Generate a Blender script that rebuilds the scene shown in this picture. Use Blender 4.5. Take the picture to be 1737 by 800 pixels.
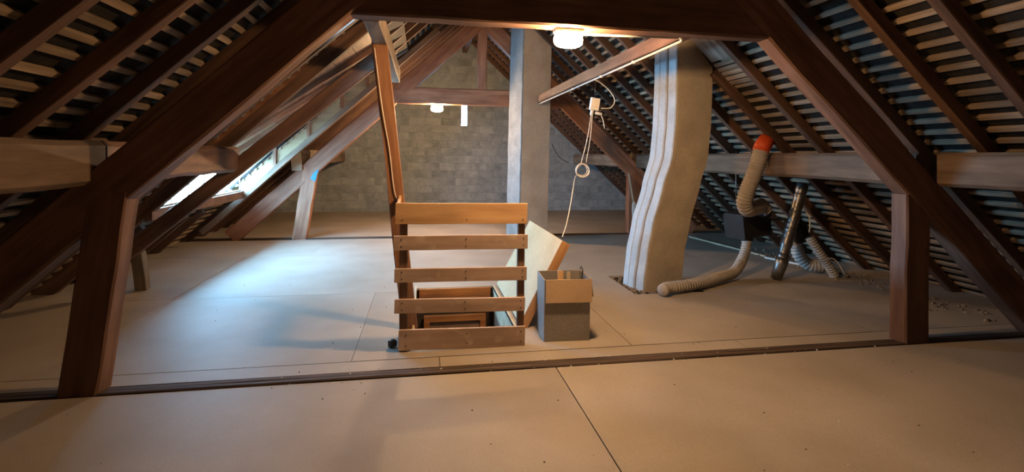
import bpy, bmesh, math, random
from mathutils import Vector, Matrix, noise
random.seed(7)
for o in list(bpy.data.objects):
    bpy.data.objects.remove(o)
SC = bpy.context.scene
COL = SC.collection
R = math.radians

# ------------------------------------------------------------------ camera, sky, exposure
cam = bpy.data.cameras.new('camera')
cam.sensor_width = 36.0
cam.lens = 36.0 * 850.0 / 1737.0
cam.shift_y = -136.0 / 1737.0
cam.clip_start = 0.02
co = bpy.data.objects.new('camera', cam)
COL.objects.link(co)
co.matrix_world = (Matrix.Translation((0, 0, 1.5)) @ Matrix.Rotation(-R(10), 4, 'Z')
                   @ Matrix.Rotation(R(90), 4, 'X') @ Matrix.Rotation(0.0117, 4, 'Z'))
SC.camera = co

world = bpy.data.worlds.new('sky')
SC.world = world
world.use_nodes = True
bg = world.node_tree.nodes['Background']
bg.inputs[0].default_value = (0.30, 0.62, 1.0, 1)          # even overcast sky, bluish against the warm lamps
bg.inputs[1].default_value = 44.0
LAMP_COLOR = (1.0, 0.60, 0.29)
LAMP_NEAR = 285.0
LAMP_FAR = 400.0
SC.view_settings.view_transform = 'Standard'
SC.view_settings.look = 'None'
SC.view_settings.gamma = 1.0
SC.view_settings.use_curve_mapping = False
SC.view_settings.exposure = 2.0

# ------------------------------------------------------------------ helpers
def tag(o, label=None, cat=None, group=None, kind=None):
    if label: o['label'] = label
    if cat: o['category'] = cat
    if group: o['group'] = group
    if kind: o['kind'] = kind
    return o

def empty(name, loc=(0, 0, 0)):
    o = bpy.data.objects.new(name, None)
    o.empty_display_size = 0.1
    COL.objects.link(o)
    o.location = loc
    return o

def world_of(o):
    m = o.matrix_basis
    return world_of(o.parent) @ o.matrix_parent_inverse @ m if o.parent else m.copy()

def link(name, me, mat=None, parent=None, mw=None):
    o = bpy.data.objects.new(name, me)
    COL.objects.link(o)
    if mat is not None and not me.materials:
        me.materials.append(mat)
    if parent is not None:
        o.parent = parent
        o.matrix_parent_inverse = world_of(parent).inverted()
    if mw is not None:
        o.matrix_basis = mw
    return o

def mesh_from(verts, faces, smooth=False, name='mesh'):
    me = bpy.data.meshes.new(name)
    me.from_pydata([tuple(v) for v in verts], [], faces)
    bm = bmesh.new(); bm.from_mesh(me)
    bmesh.ops.recalc_face_normals(bm, faces=bm.faces)
    bm.to_mesh(me); bm.free()
    if smooth:
        for p in me.polygons: p.use_smooth = True
    me.update()
    return me

_cache = {}
def bar_mesh(L, w, h, c=None, seg=1, jit=0.0, seed=0):
    """timber of length L along local X, chamfered section w (Y) by h (Z), optionally hand-hewn (jit)"""
    key = (round(L, 4), round(w, 4), round(h, 4), c, seg, jit, seed)
    if key in _cache: return _cache[key]
    if c is None: c = min(w, h) * 0.07
    a, b = w / 2, h / 2
    prof = [(-a + c, -b), (a - c, -b), (a, -b + c), (a, b - c), (a - c, b), (-a + c, b), (-a, b - c), (-a, -b + c)]
    rnd = random.Random(seed * 31 + int(L * 1000))
    vs, fs = [], []
    for i in range(seg + 1):
        x = -L / 2 + L * i / seg
        oy, oz = (rnd.uniform(-jit, jit), rnd.uniform(-jit, jit)) if 0 < i < seg else (0, 0)
        for (y, z) in prof:
            vs.append((x, y + oy + rnd.uniform(-jit, jit) * .6, z + oz + rnd.uniform(-jit, jit) * .6))
    for i in range(seg):
        for k in range(8):
            k2 = (k + 1) % 8
            fs.append((i * 8 + k, i * 8 + k2, i * 8 + 8 + k2, i * 8 + 8 + k))
    fs.append(tuple(range(7, -1, -1)))
    fs.append(tuple(seg * 8 + k for k in range(8)))
    me = mesh_from(vs, fs)
    _cache[key] = me
    return me

def frame(p0, p1, up=(0, 0, 1)):
    p0, p1 = Vector(p0), Vector(p1)
    x = (p1 - p0).normalized()
    z = Vector(up); z = (z - x * z.dot(x)).normalized()
    y = z.cross(x)
    m = Matrix((x, y, z)).transposed().to_4x4()
    m.translation = (p0 + p1) / 2
    return m

def bar(name, p0, p1, w, h, mat, parent=None, up=(0, 0, 1), c=None, seg=1, jit=0.0, seed=0):
    L = (Vector(p1) - Vector(p0)).length
    me = bar_mesh(L, w, h, c, seg, jit, seed)
    if me.materials and me.materials[0] != mat:
        me = me.copy(); me.materials.clear()
    return link(name, me, mat, parent, frame(p0, p1, up))

def box(name, lo, hi, mat, parent=None, c=0.003):
    lo, hi = Vector(lo), Vector(hi)
    me = bar_mesh(hi.x - lo.x, hi.y - lo.y, hi.z - lo.z, c)
    if me.materials and me.materials[0] != mat:
        me = me.copy(); me.materials.clear()
    return link(name, me, mat, parent, Matrix.Translation((lo + hi) / 2))

def box_vf(lo, hi, vs, fs):
    n = len(vs)
    (x0, y0, z0), (x1, y1, z1) = lo, hi
    vs += [(x0, y0, z0), (x1, y0, z0), (x1, y1, z0), (x0, y1, z0), (x0, y0, z1), (x1, y0, z1), (x1, y1, z1), (x0, y1, z1)]
    fs += [tuple(n + k for k in f) for f in ((3, 2, 1, 0), (4, 5, 6, 7), (0, 1, 5, 4), (1, 2, 6, 5), (2, 3, 7, 6), (3, 0, 4, 7))]

def prism(name, poly, axis, a, b, mat, parent=None):
    """polygon in the two other axes, extruded along axis from a to b"""
    def P(q, t):
        if axis == 'y': return (q[0], t, q[1])
        if axis == 'x': return (t, q[0], q[1])
        return (q[0], q[1], t)
    n = len(poly)
    cx = sum(q[0] for q in poly) / n; cy = sum(q[1] for q in poly) / n; mid = (a + b) / 2
    cen = Vector(P((cx, cy), mid))
    vs = [Vector(P(q, a)) - cen for q in poly] + [Vector(P(q, b)) - cen for q in poly]
    fs = [tuple(range(n)), tuple(range(2 * n - 1, n - 1, -1))] + [(i, (i + 1) % n, n + (i + 1) % n, n + i) for i in range(n)]
    return link(name, mesh_from(vs, fs), mat, parent, Matrix.Translation(cen))

def catmull(pts, n=10):
    P = [Vector(p) for p in pts]
    P = [P[0] * 2 - P[1]] + P + [P[-1] * 2 - P[-2]]
    out = []
    for i in range(1, len(P) - 2):
        for k in range(n):
            t = k / n
            a, b, c, d = P[i - 1], P[i], P[i + 1], P[i + 2]
            out.append(0.5 * ((2 * b) + (c - a) * t + (2 * a - 5 * b + 4 * c - d) * t * t + (3 * b - a - 3 * c + d) * t ** 3))
    out.append(P[-2])
    return out

def resample(pts, step):
    out = [pts[0].copy()]; acc = 0.0
    for a, b in zip(pts, pts[1:]):
        d = (b - a).length; t = step - acc
        while t <= d and d > 1e-9:
            out.append(a.lerp(b, t / d)); t += step
        acc = (acc + d) % step
    if (out[-1] - pts[-1]).length > step * .3: out.append(pts[-1].copy())
    return out

def tube_vf(pts, rad, n=12, cap=True):
    pts = [Vector(p) for p in pts]
    vs, fs = [], []
    t = (pts[1] - pts[0]).normalized()
    u = t.orthogonal().normalized()
    for i, p in enumerate(pts):
        t2 = (pts[min(i + 1, len(pts) - 1)] - pts[max(i - 1, 0)]).normalized()
        q = t.rotation_difference(t2); u = (q @ u).normalized(); u = (u - t2 * u.dot(t2)).normalized(); t = t2
        w = t.cross(u)
        r = rad(i) if callable(rad) else rad
        for k in range(n):
            a = 2 * math.pi * k / n
            vs.append(p + (u * math.cos(a) + w * math.sin(a)) * r)
    for i in range(len(pts) - 1):
        for k in range(n):
            k2 = (k + 1) % n
            fs.append((i * n + k, i * n + k2, i * n + n + k2, i * n + n + k))
    if cap:
        fs.append(tuple(range(n - 1, -1, -1))); fs.append(tuple((len(pts) - 1) * n + k for k in range(n)))
    return vs, fs

def tube(name, pts, rad, mat, parent=None, n=12, cap=True, smooth=True):
    vs, fs = tube_vf(pts, rad, n, cap)
    cen = sum((Vector(v) for v in vs), Vector()) / len(vs)
    return link(name, mesh_from([Vector(v) - cen for v in vs], fs, smooth), mat, parent, Matrix.Translation(cen))

def flex(name, pts, r, mat, parent=None, pitch=0.022, depth=0.1):
    """corrugated flexible hose"""
    P = resample(catmull(pts, 24), pitch / 4)
    prof = (1.0, 1.0 - depth * .55, 1.0 - depth, 1.0 - depth * .55)
    return tube(name, P, lambda i: r * prof[i % 4], mat, parent, n=18)

# ------------------------------------------------------------------ materials
def new_mat(name):
    m = bpy.data.materials.new(name); m.use_nodes = True
    nt = m.node_tree
    return m, nt, nt.nodes['Principled BSDF']

def node(nt, t, **kw):
    n = nt.nodes.new(t)
    for k, v in kw.items(): setattr(n, k, v)
    return n

def coords(nt, scale, rand=True):
    tc = node(nt, 'ShaderNodeTexCoord'); mp = node(nt, 'ShaderNodeMapping')
    mp.inputs['Scale'].default_value = scale
    nt.links.new(tc.outputs['Object'], mp.inputs['Vector'])
    if rand:
        oi = node(nt, 'ShaderNodeObjectInfo'); mul = node(nt, 'ShaderNodeMath', operation='MULTIPLY')
        mul.inputs[1].default_value = 57.0
        nt.links.new(oi.outputs['Random'], mul.inputs[0])
        nt.links.new(mul.outputs[0], mp.inputs['Location'])
        return mp.outputs[0], oi.outputs['Random']
    return mp.outputs[0], None

def ramp(nt, fac, stops):
    r = node(nt, 'ShaderNodeValToRGB')
    els = r.color_ramp.elements
    els[0].position, els[0].color = stops[0][0], (*stops[0][1], 1)
    els[1].position, els[1].color = stops[-1][0], (*stops[-1][1], 1)
    for p, c in stops[1:-1]:
        e = els.new(p); e.color = (*c, 1)
    nt.links.new(fac, r.inputs[0])
    return r.outputs[0]

def mix(nt, fac, a, b, mode='MIX'):
    m = node(nt, 'ShaderNodeMix', data_type='RGBA', blend_type=mode)
    if isinstance(fac, (int, float)): m.inputs[0].default_value = fac
    else: nt.links.new(fac, m.inputs[0])
    for s, v in ((6, a), (7, b)):
        if isinstance(v, tuple): m.inputs[s].default_value = (*v, 1)
        else: nt.links.new(v, m.inputs[s])
    return m.outputs[2]

def bump(nt, bsdf, h, strength, dist=0.01):
    b = node(nt, 'ShaderNodeBump'); b.inputs['Strength'].default_value = strength; b.inputs['Distance'].default_value = dist
    nt.links.new(h, b.inputs['Height']); nt.links.new(b.outputs[0], bsdf.inputs['Normal'])

def wood(name, dark, light, rough=0.7, grain=26, dust=None, vary=0.35, bmp=.35):
    m, nt, bs = new_mat(name)
    v, rnd = coords(nt, (1.3, grain, grain))
    n1 = node(nt, 'ShaderNodeTexNoise'); n1.inputs['Scale'].default_value = 1.0; n1.inputs['Detail'].default_value = 6; n1.inputs['Roughness'].default_value = .62
    nt.links.new(v, n1.inputs['Vector'])
    col = ramp(nt, n1.outputs[0], [(.30, dark), (.70, light)])
    v2, _ = coords(nt, (1.2, 3, 3))
    n2 = node(nt, 'ShaderNodeTexNoise'); n2.inputs['Scale'].default_value = 1.6; n2.inputs['Detail'].default_value = 3
    nt.links.new(v2, n2.inputs['Vector'])
    f = ramp(nt, n2.outputs[0], [(.35, (1 - vary,) * 3), (.7, (1.0,) * 3)])
    col = mix(nt, 1.0, col, f, 'MULTIPLY')
    rr = ramp(nt, rnd, [(0, (1 - vary * .8,) * 3), (1, (1.0,) * 3)])
    col = mix(nt, 1.0, col, rr, 'MULTIPLY')
    if dust:
        v3, _ = coords(nt, (4, 4, 4))
        n3 = node(nt, 'ShaderNodeTexNoise'); n3.inputs['Scale'].default_value = 2.2; n3.inputs['Detail'].default_value = 5
        nt.links.new(v3, n3.inputs['Vector'])
        d = ramp(nt, n3.outputs[0], [(.56, (0, 0, 0)), (.72, (.65, .65, .65))])
        col = mix(nt, d, col, dust)
    nt.links.new(col, bs.inputs['Base Color'])
    bs.inputs['Roughness'].default_value = rough
    bs.inputs['Specular IOR Level'].default_value = 0.3
    bump(nt, bs, n1.outputs[0], bmp, .004)
    return m

def mottled(name, c1, c2, scale=3.0, rough=.85, fine=60, fine_amt=.15, bmp=.25, vary=0.0, spec=.25, metal=0.0):
    m, nt, bs = new_mat(name)
    v, rnd = coords(nt, (1, 1, 1))
    n1 = node(nt, 'ShaderNodeTexNoise'); n1.inputs['Scale'].default_value = scale; n1.inputs['Detail'].default_value = 5
    nt.links.new(v, n1.inputs['Vector'])
    col = ramp(nt, n1.outputs[0], [(.33, c1), (.67, c2)])
    n2 = node(nt, 'ShaderNodeTexNoise'); n2.inputs['Scale'].default_value = fine; n2.inputs['Detail'].default_value = 3
    nt.links.new(v, n2.inputs['Vector'])
    g = ramp(nt, n2.outputs[0], [(.35, (1 - fine_amt * 2,) * 3), (.65, (1.0,) * 3)])
    col = mix(nt, 1.0, col, g, 'MULTIPLY')
    if vary:
        rr = ramp(nt, rnd, [(0, (1 - vary,) * 3), (1, (1.0,) * 3)])
        col = mix(nt, 1.0, col, rr, 'MULTIPLY')
    nt.links.new(col, bs.inputs['Base Color'])
    bs.inputs['Roughness'].default_value = rough
    bs.inputs['Specular IOR Level'].default_value = spec
    bs.inputs['Metallic'].default_value = metal
    bump(nt, bs, n2.outputs[0], bmp, .004)
    return m

def emit(name, color, strength):
    m = bpy.data.materials.new(name); m.use_nodes = True
    nt = m.node_tree; nt.nodes.clear()
    e = node(nt, 'ShaderNodeEmission'); e.inputs[0].default_value = (*color, 1); e.inputs[1].default_value = strength
    out = node(nt, 'ShaderNodeOutputMaterial'); nt.links.new(e.outputs[0], out.inputs[0])
    return m

def glass_mat():
    m = bpy.data.materials.new('window_glass'); m.use_nodes = True
    nt = m.node_tree; nt.nodes.clear()
    t = node(nt, 'ShaderNodeBsdfTransparent'); t.inputs[0].default_value = (.93, .97, .97, 1)
    g = node(nt, 'ShaderNodeBsdfGlossy'); g.inputs['Roughness'].default_value = .05
    mx = node(nt, 'ShaderNodeMixShader'); mx.inputs[0].default_value = .06
    out = node(nt, 'ShaderNodeOutputMaterial')
    nt.links.new(t.outputs[0], mx.inputs[1]); nt.links.new(g.outputs[0], mx.inputs[2]); nt.links.new(mx.outputs[0], out.inputs[0])
    return m

M = {}
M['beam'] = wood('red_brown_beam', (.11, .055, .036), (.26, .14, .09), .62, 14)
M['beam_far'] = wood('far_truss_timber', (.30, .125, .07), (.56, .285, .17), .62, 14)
M['purlin'] = wood('pale_brown_purlin', (.12, .075, .046), (.26, .175, .115), .72, 12)
M['rafter'] = wood('rafter_timber', (.065, .033, .02), (.17, .09, .055), .72, 18)
M['batten'] = wood('roof_batten', (.26, .175, .108), (.50, .375, .255), .75, 30, vary=.5)
M['oldbeam'] = wood('grey_brown_timber', (.17, .12, .085), (.40, .31, .23), .72, 16)
M['tie'] = wood('dark_dusty_tie_beam', (.055, .035, .024), (.15, .10, .07), .8, 16)
M['brace'] = wood('orange_brown_post', (.22, .095, .045), (.42, .21, .11), .6, 16)
M['pine'] = wood('pale_pine_board', (.42, .33, .21), (.62, .52, .36), .65, 14, vary=.2)
M['cheek'] = wood('darkened_cheek_board', (.30, .21, .11), (.44, .33, .19), .7, 14, vary=.25)  # board tone darkened so the window light does not bleach it
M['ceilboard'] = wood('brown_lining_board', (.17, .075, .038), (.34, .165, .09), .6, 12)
M['slat_pine'] = wood('pine_top_slat', (.50, .29, .14), (.70, .45, .24), .6, 16, vary=.2)
M['slat'] = wood('worn_brown_slat', (.46, .32, .25), (.66, .49, .395), .7, 16, dust=(.58, .48, .40), vary=.25)
M['slat_post'] = wood('dark_railing_post', (.17, .095, .06), (.32, .20, .13), .7, 16)
M['orange_wood'] = wood('varnished_orange_wood', (.26, .10, .03), (.46, .20, .06), .4, 18)
M['trap_edge'] = wood('trap_door_edge_wood', (.38, .19, .08), (.54, .31, .15), .55, 16, vary=.15)
M['trap_face'] = mottled('trap_door_pale_panel', (.48, .375, .215), (.58, .465, .285), 2.5, .5, 40, .05, .05)
M['floor'] = mottled('dusty_floor_board', (.30, .25, .20), (.38, .325, .27), 1.3, .62, 130, .07, .12, vary=.06, spec=.3)
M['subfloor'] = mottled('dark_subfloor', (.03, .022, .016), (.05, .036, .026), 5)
M['block'] = mottled('concrete_block', (.25, .28, .30), (.37, .41, .44), 4, .92, 55, .16, .6, vary=.22)
M['mortar'] = mottled('mortar', (.19, .21, .225), (.30, .325, .345), 6, .95, 50, .2, .5)
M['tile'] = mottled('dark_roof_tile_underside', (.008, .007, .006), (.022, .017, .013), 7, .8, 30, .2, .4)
M['plaster'] = mottled('old_chimney_plaster', (.58, .55, .51), (.70, .67, .63), 3, .9, 30, .05, .3)  # lightened to put the glare on the tall chimney's front into the colour
M['plaster_brown'] = mottled('brownish_chimney_plaster', (.37, .32, .25), (.47, .405, .32), 3, .9, 30, .045, .3)
M['plaster_strip'] = mottled('daylit_chimney_strip', (.34, .35, .355), (.43, .44, .45), 4, .88, 30, .05, .3)  # bluish tint stands in for daylight on the slanting chimney's side
M['plaster_grey'] = mottled('darkened_side_render', (.20, .215, .22), (.26, .28, .285), 5, .88, 38, .10, .5)  # side coat darkened to hold back the light falling on it
M['lime'] = mottled('stairwell_lime_wall', (.58, .53, .45), (.68, .63, .55), 3, .8, 50, .05, .1)
M['cardboard'] = mottled('cardboard', (.46, .32, .20), (.55, .40, .265), 3, .75, 80, .05, .1)
M['box_wrap'] = mottled('grey_brown_wrapped_cardboard', (.22, .20, .185), (.30, .275, .255), 4, .38, 60, .08, .1, spec=.5)
M['white_plastic'] = mottled('white_plastic', (.66, .64, .58), (.74, .72, .67), 5, .45, 60, .04, .05, spec=.5)
M['cable'] = mottled('cream_cable', (.66, .60, .50), (.74, .68, .58), 5, .45, 60, .04, .05, spec=.5)
M['grey_tube'] = mottled('grey_conduit', (.50, .49, .46), (.60, .59, .56), 5, .4, 60, .04, .05, spec=.5)
M['hose'] = mottled('grey_flexible_hose', (.33, .32, .30), (.43, .42, .395), 6, .5, 60, .08, .1, spec=.5)
M['hose_dusty'] = mottled('dusty_grey_hose', (.30, .265, .23), (.40, .355, .31), 6, .6, 60, .08, .1, spec=.4)
M['alu'] = mottled('crinkled_aluminium_duct', (.15, .145, .14), (.27, .26, .25), 9, .36, 40, .12, .8, metal=.85)
M['orange'] = mottled('orange_red_plastic', (.52, .06, .012), (.66, .10, .025), 6, .5, 60, .06, .1)
M['black'] = mottled('black_plastic', (.012, .011, .011), (.022, .02, .019), 6, .5, 60, .1, .1)
M['darkmetal'] = mottled('dark_sheet_metal', (.06, .06, .06), (.12, .12, .115), 6, .35, 40, .1, .1, metal=.6)
M['blue'] = mottled('blue_paint', (.05, .24, .40), (.10, .34, .52), 9, .6, 40, .1, .1)
M['white_paint'] = mottled('white_painted_wood', (.55, .54, .50), (.68, .67, .63), 6, .5, 40, .06, .1)
M['skyframe'] = mottled('grey_painted_window_frame', (.34, .35, .34), (.46, .47, .46), 6, .5, 40, .08, .1)
M['soil'] = mottled('dusty_rubble', (.16, .12, .085), (.30, .24, .175), 14, .95, 60, .2, .5)
M['crumb'] = mottled('white_crumbs', (.6, .58, .54), (.72, .70, .66), 14, .9)
M['dark_crumb'] = mottled('dark_scraps', (.05, .035, .025), (.09, .065, .05), 14, .9)
M['glass'] = glass_mat()
M['lamp_near'] = emit('lit_lamp_glass_near', LAMP_COLOR, LAMP_NEAR)
M['lamp_far'] = emit('lit_lamp_glass_far', LAMP_COLOR, LAMP_FAR)

# ------------------------------------------------------------------ roof geometry
CX, SL, ZR = 1.06, 0.93, 4.555            # ridge line x, roof slope, rafter underside height at the ridge
K = math.sqrt(1 + SL * SL)
NX, NZ = SL / K, 1 / K                    # outward normal of the right slope
Y0, Y1 = -2.2, 13.5
def zr(w): return ZR - SL * w
def rp(side, w, y, off=0.0):
    """point on a slope: w = distance from the ridge plane, off = distance above the rafters' underside"""
    return Vector((CX + side * (w + off * NX), y, zr(w) + off * NZ))
def up(side): return (side * NX, 0, NZ)
WO0, WO1, YO0, YO1 = 1.72, 4.22, 6.02, 8.74     # dormer opening in the left slope

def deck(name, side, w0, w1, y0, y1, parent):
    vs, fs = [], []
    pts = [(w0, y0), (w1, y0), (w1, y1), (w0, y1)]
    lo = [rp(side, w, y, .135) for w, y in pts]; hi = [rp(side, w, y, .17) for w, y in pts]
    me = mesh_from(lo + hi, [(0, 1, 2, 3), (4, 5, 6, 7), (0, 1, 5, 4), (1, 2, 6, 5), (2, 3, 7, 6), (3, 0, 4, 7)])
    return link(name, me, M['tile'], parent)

WE = 5.35
cl = tag(empty('ceiling_left', (CX - 2.5, 5, 2.2)), 'left roof slope seen from inside, dark rafters and thin battens', 'roof', kind='structure')
cr = tag(empty('ceiling_right', (CX + 2.5, 5, 2.2)), 'right roof slope seen from inside, rafters with pale battens', 'roof', kind='structure')
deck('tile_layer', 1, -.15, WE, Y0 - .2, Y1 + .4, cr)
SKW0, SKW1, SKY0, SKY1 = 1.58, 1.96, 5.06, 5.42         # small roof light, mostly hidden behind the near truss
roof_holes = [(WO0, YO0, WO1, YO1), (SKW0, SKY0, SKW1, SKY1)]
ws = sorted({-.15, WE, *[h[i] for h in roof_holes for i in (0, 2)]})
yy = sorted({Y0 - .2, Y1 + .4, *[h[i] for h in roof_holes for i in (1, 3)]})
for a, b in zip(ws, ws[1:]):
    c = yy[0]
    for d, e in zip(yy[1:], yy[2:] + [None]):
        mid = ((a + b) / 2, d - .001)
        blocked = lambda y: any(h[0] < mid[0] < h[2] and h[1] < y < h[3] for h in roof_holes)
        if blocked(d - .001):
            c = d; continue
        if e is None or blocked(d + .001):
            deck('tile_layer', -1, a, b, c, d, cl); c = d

rng = random.Random(3)
def rafter(side, w0, w1, y, parent, wd=.08, dp=.10, mat='rafter', seed=0):
    p0, p1 = rp(side, w0, y, dp / 2), rp(side, w1, y, dp / 2)
    return bar('rafter', p0, p1, wd, dp, M[mat], parent, up(side), seg=6, jit=.004, seed=seed % 5)
ys_right = [-2.7 + .55 * i for i in range(8)] + [1.7, 2.2, 2.72, 3.2, 3.74, 4.25, 4.8, 5.37, 5.95, 6.5, 7.05, 7.6, 8.15, 8.7, 9.2, 9.75, 10.3, 10.85, 11.4, 11.95, 12.5, 13.1]
for i, y in enumerate(ys_right):
    if y == 5.37:                                   # the slanting chimney goes through here
        rafter(1, .05, 1.42, y, cr, seed=i); rafter(1, 2.24, 5.2, y, cr, seed=i); continue
    rafter(1, .05, 5.2, y, cr, seed=i)
ys_left = [-2.82 + .54 * i for i in range(13)] + [4.2, 4.75, 5.47]
ys_left[12] = 3.66
for i, y in enumerate(ys_left): rafter(-1, .05, 5.2, y, cl, seed=i)
for i, y in enumerate([9.2, 9.75, 10.3, 10.85, 11.4, 11.95, 12.5, 13.1]): rafter(-1, .05, 5.2, y, cl, seed=i)
for i, y in enumerate([6.55, 7.1, 7.65, 8.2]):
    rafter(-1, .05, WO0 - .02, y, cl, seed=i); rafter(-1, WO1 + .05, 5.2, y, cl, seed=i)
# trimmers beside the dormer opening
bar('trimmer', rp(-1, .05, YO0 - .02, .05), rp(-1, 5.2, YO0 - .02, .05), .09, .19, M['rafter'], cl, up(-1), seg=6, jit=.004, seed=2)
bar('trimmer', rp(-1, .9, YO1 + .02, -.085), rp(-1, 4.6, YO1 + .02, -.085), .09, .09, M['purlin'], cl, up(-1), seg=6, jit=.004, seed=3)

# battens, one object each
SP = .127
for side, par in ((1, cr), (-1, cl)):
    k = 0
    s = .06
    while s < 6.9:
        w = s / K
        o_ = .1155
        runs = [(Y0, Y1 + .1)]
        if side == -1 and WO0 < w < WO1: runs = [(Y0, YO0), (YO1, Y1 + .1)]
        if side == -1 and SKW0 < w < SKW1: runs = [(Y0, SKY0)] + ([(SKY1, Y1 + .1)] if w < WO0 else [(SKY1, YO0), (YO1, Y1 + .1)])
        if side == 1 and 1.40 < w < 2.26: runs = [(Y0, 5.18), (5.96, Y1 + .1)]
        for a, b in runs:
            dz = rng.uniform(-.006, .006)
            bar('batten', rp(side, w + dz, a, o_), rp(side, w + dz, b, o_), .042, .029, M['batten'], par, up(side))
        s += SP; k += 1
# plain sheathing board between two rafters beside the slanting chimney, with three laths nailed close below it
bar('sheathing_board', rp(1, 1.62, 5.085, .085), rp(1, 2.16, 5.085, .085), .46, .012, M['oldbeam'], cr, up(1))
for k in range(5):
    bar('lath', rp(1, 2.20 + .052 * k, 4.85, .085), rp(1, 2.20 + .052 * k, 5.32, .085), .05, .02, M['batten'], cr, up(1))
tag(bar('ridge_beam', (CX, Y0, 4.36), (CX, Y1, 4.36), .12, .22, M['beam'], seg=10, jit=.004), 'dark ridge beam along the peak above the king post', 'beam')

# ------------------------------------------------------------------ floor
fl = tag(empty('floor', (CX, 5, 0)), 'dusty brown floor of large boards with thin open joints', 'floor', kind='structure')
HX0, HX1, HY0, HY1 = -.06, .80, 4.22, 5.72           # stair hatch
CH = (2.30, 5.16, 3.16, 6.0)                          # hole round the slanting chimney
holes = [(HX0, HY0, HX1, HY1), CH]
def floor_panel(x0, y0, x1, y1, g=.002, dz=0.0, e0=None):
    x0 += g; y0 += g; x1 -= g; y1 -= g
    xs = sorted({x0, x1, *[h[i] for h in holes for i in (0, 2) if x0 < h[i] < x1]})
    ys = sorted({y0, y1, *[h[i] for h in holes for i in (1, 3) if y0 < h[i] < y1]})
    vs, fs = [], []
    for a, b in zip(xs, xs[1:]):
        for c, d in zip(ys, ys[1:]):
            m_, n_ = (a + b) / 2, (c + d) / 2
            if any(h[0] < m_ < h[2] and h[1] < n_ < h[3] for h in holes): continue
            box_vf((a, c, -.022), (b, d, dz), vs, fs)
    cen = Vector(((x0 + x1) / 2, (y0 + y1) / 2, 0))
    return link('floor_panel', mesh_from([Vector(v) - cen for v in vs], fs), M['floor'], fl, Matrix.Translation(cen))
XA, XB = -4.9, 7.0
for (x0, x1, g) in ((XA, .945, .0035), (.945, XB, .0035)):
    floor_panel(x0, -3.2, x1, .9, g); floor_panel(x0, .9, x1, 3.455, g)
for (x0, x1) in ((XA, -2.2), (-2.2, .132), (.132, 2.55), (2.55, XB)): floor_panel(x0, 3.582, x1, 3.76, .0025)
for (x0, x1, g) in ((XA, -2.5, .0004), (-2.5, -.5, .0004), (-.5, 1.654, .003), (1.654, 3.9, .003), (3.9, XB, .0004)):
    floor_panel(x0, 3.765, x1, 5.60, g)
for (x0, x1, g) in ((XA, -2.5, .004), (-2.5, -.2, .004), (-.2, 1.9, .0005), (1.9, 4.1, .0005), (4.1, XB, .0005)):
    floor_panel(x0, 5.60, x1, 7.75, g, e0=0)
for (x0, x1) in ((XA, -1.6), (-1.6, .9), (.9, 3.3), (3.3, XB)): floor_panel(x0, 7.75, x1, 9.2, .0005)
for (x0, x1) in ((XA, -1.0), (-1.0, 1.5), (1.5, 4.0), (4.0, XB)):
    floor_panel(x0, 9.42, x1, 11.5, .001); floor_panel(x0, 11.5, x1, 13.6, .001)
for i, (a, b, c, d) in enumerate(((XA, -3.2, HX0 - .02, 14), (HX1 + .02, -3.2, XB, 14), (HX0 - .02, -3.2, HX1 + .02, HY0 - .02), (HX0 - .02, HY1 + .02, HX1 + .02, 14))):
    box('subfloor', (a, b, -.12), (c, d, -.03), M['subfloor'], fl)

# ------------------------------------------------------------------ gable wall of concrete blocks, slit window
def clip(poly, nx, nz, d):
    out = []
    for i in range(len(poly)):
        p, q = poly[i], poly[(i + 1) % len(poly)]
        sp, sq = nx * p[0] + nz * p[1] - d, nx * q[0] + nz * q[1] - d
        if sp <= 0: out.append(p)
        if sp * sq < 0:
            t = sp / (sp - sq); out.append((p[0] + (q[0] - p[0]) * t, p[1] + (q[1] - p[1]) * t))
    return out
ZTOP = ZR + .128 * K
def under_roof(poly, z_top):
    poly = clip(poly, SL, 1, z_top + SL * CX)
    return clip(poly, -SL, 1, z_top - SL * CX) if len(poly) > 2 else poly
def area(p): return abs(sum(p[i][0] * p[(i + 1) % len(p)][1] - p[(i + 1) % len(p)][0] * p[i][1] for i in range(len(p)))) / 2
SX0, SX1, SZ0, SZ1 = .985, 1.145, 2.29, 2.89
wb = tag(empty('wall_back', (CX, Y1, 0)), 'far gable wall of grey concrete blocks with a narrow bright slit', 'wall', kind='structure')
row = 0
z = -.11
brnd = random.Random(11)
while z < 4.7:
    x = -4.6 + (.21 if row % 2 else 0.0) + brnd.uniform(-.02, .02)
    while x < 6.8:
        segs = [(x, x + .42)]
        if z >= SZ0 - .01 and z + .2 <= SZ1 + .01:
            segs = [(a, min(b, SX0)) for a, b in segs if a < SX0] + [(max(a, SX1), b) for a, b in segs if b > SX1]
        for a, b in segs:
            if b - a < .03: continue
            p = under_roof([(a + .005, max(z + .005, 0.0)), (b - .005, max(z + .005, 0.0)), (b - .005, z + .195), (a + .005, z + .195)], ZTOP)
            if len(p) > 2 and area(p) > .004:
                prism('concrete_block', p, 'y', Y1 + brnd.uniform(-.004, .004), Y1 + .15, M['block'], wb)
        x += .42
    z += .2; row += 1
full = [(-5, -.2), (7, -.2), (7, 5), (-5, 5)]
for (a, b, c, d) in ((-5, -.2, SX0, 5), (SX1, -.2, 7, 5), (SX0, -.2, SX1, SZ0), (SX0, SZ1, SX1, 5)):
    p = under_roof([(a, b), (c, b), (c, d), (a, d)], ZTOP + .03)
    prism('mortar', p, 'y', Y1 + .004 + .003, Y1 + .2, M['mortar'], wb)
w2 = tag(empty('window_2', ((SX0 + SX1) / 2, Y1 + .1, SZ0)), 'narrow bright slit window high in the block gable', 'window', kind='structure')
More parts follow.
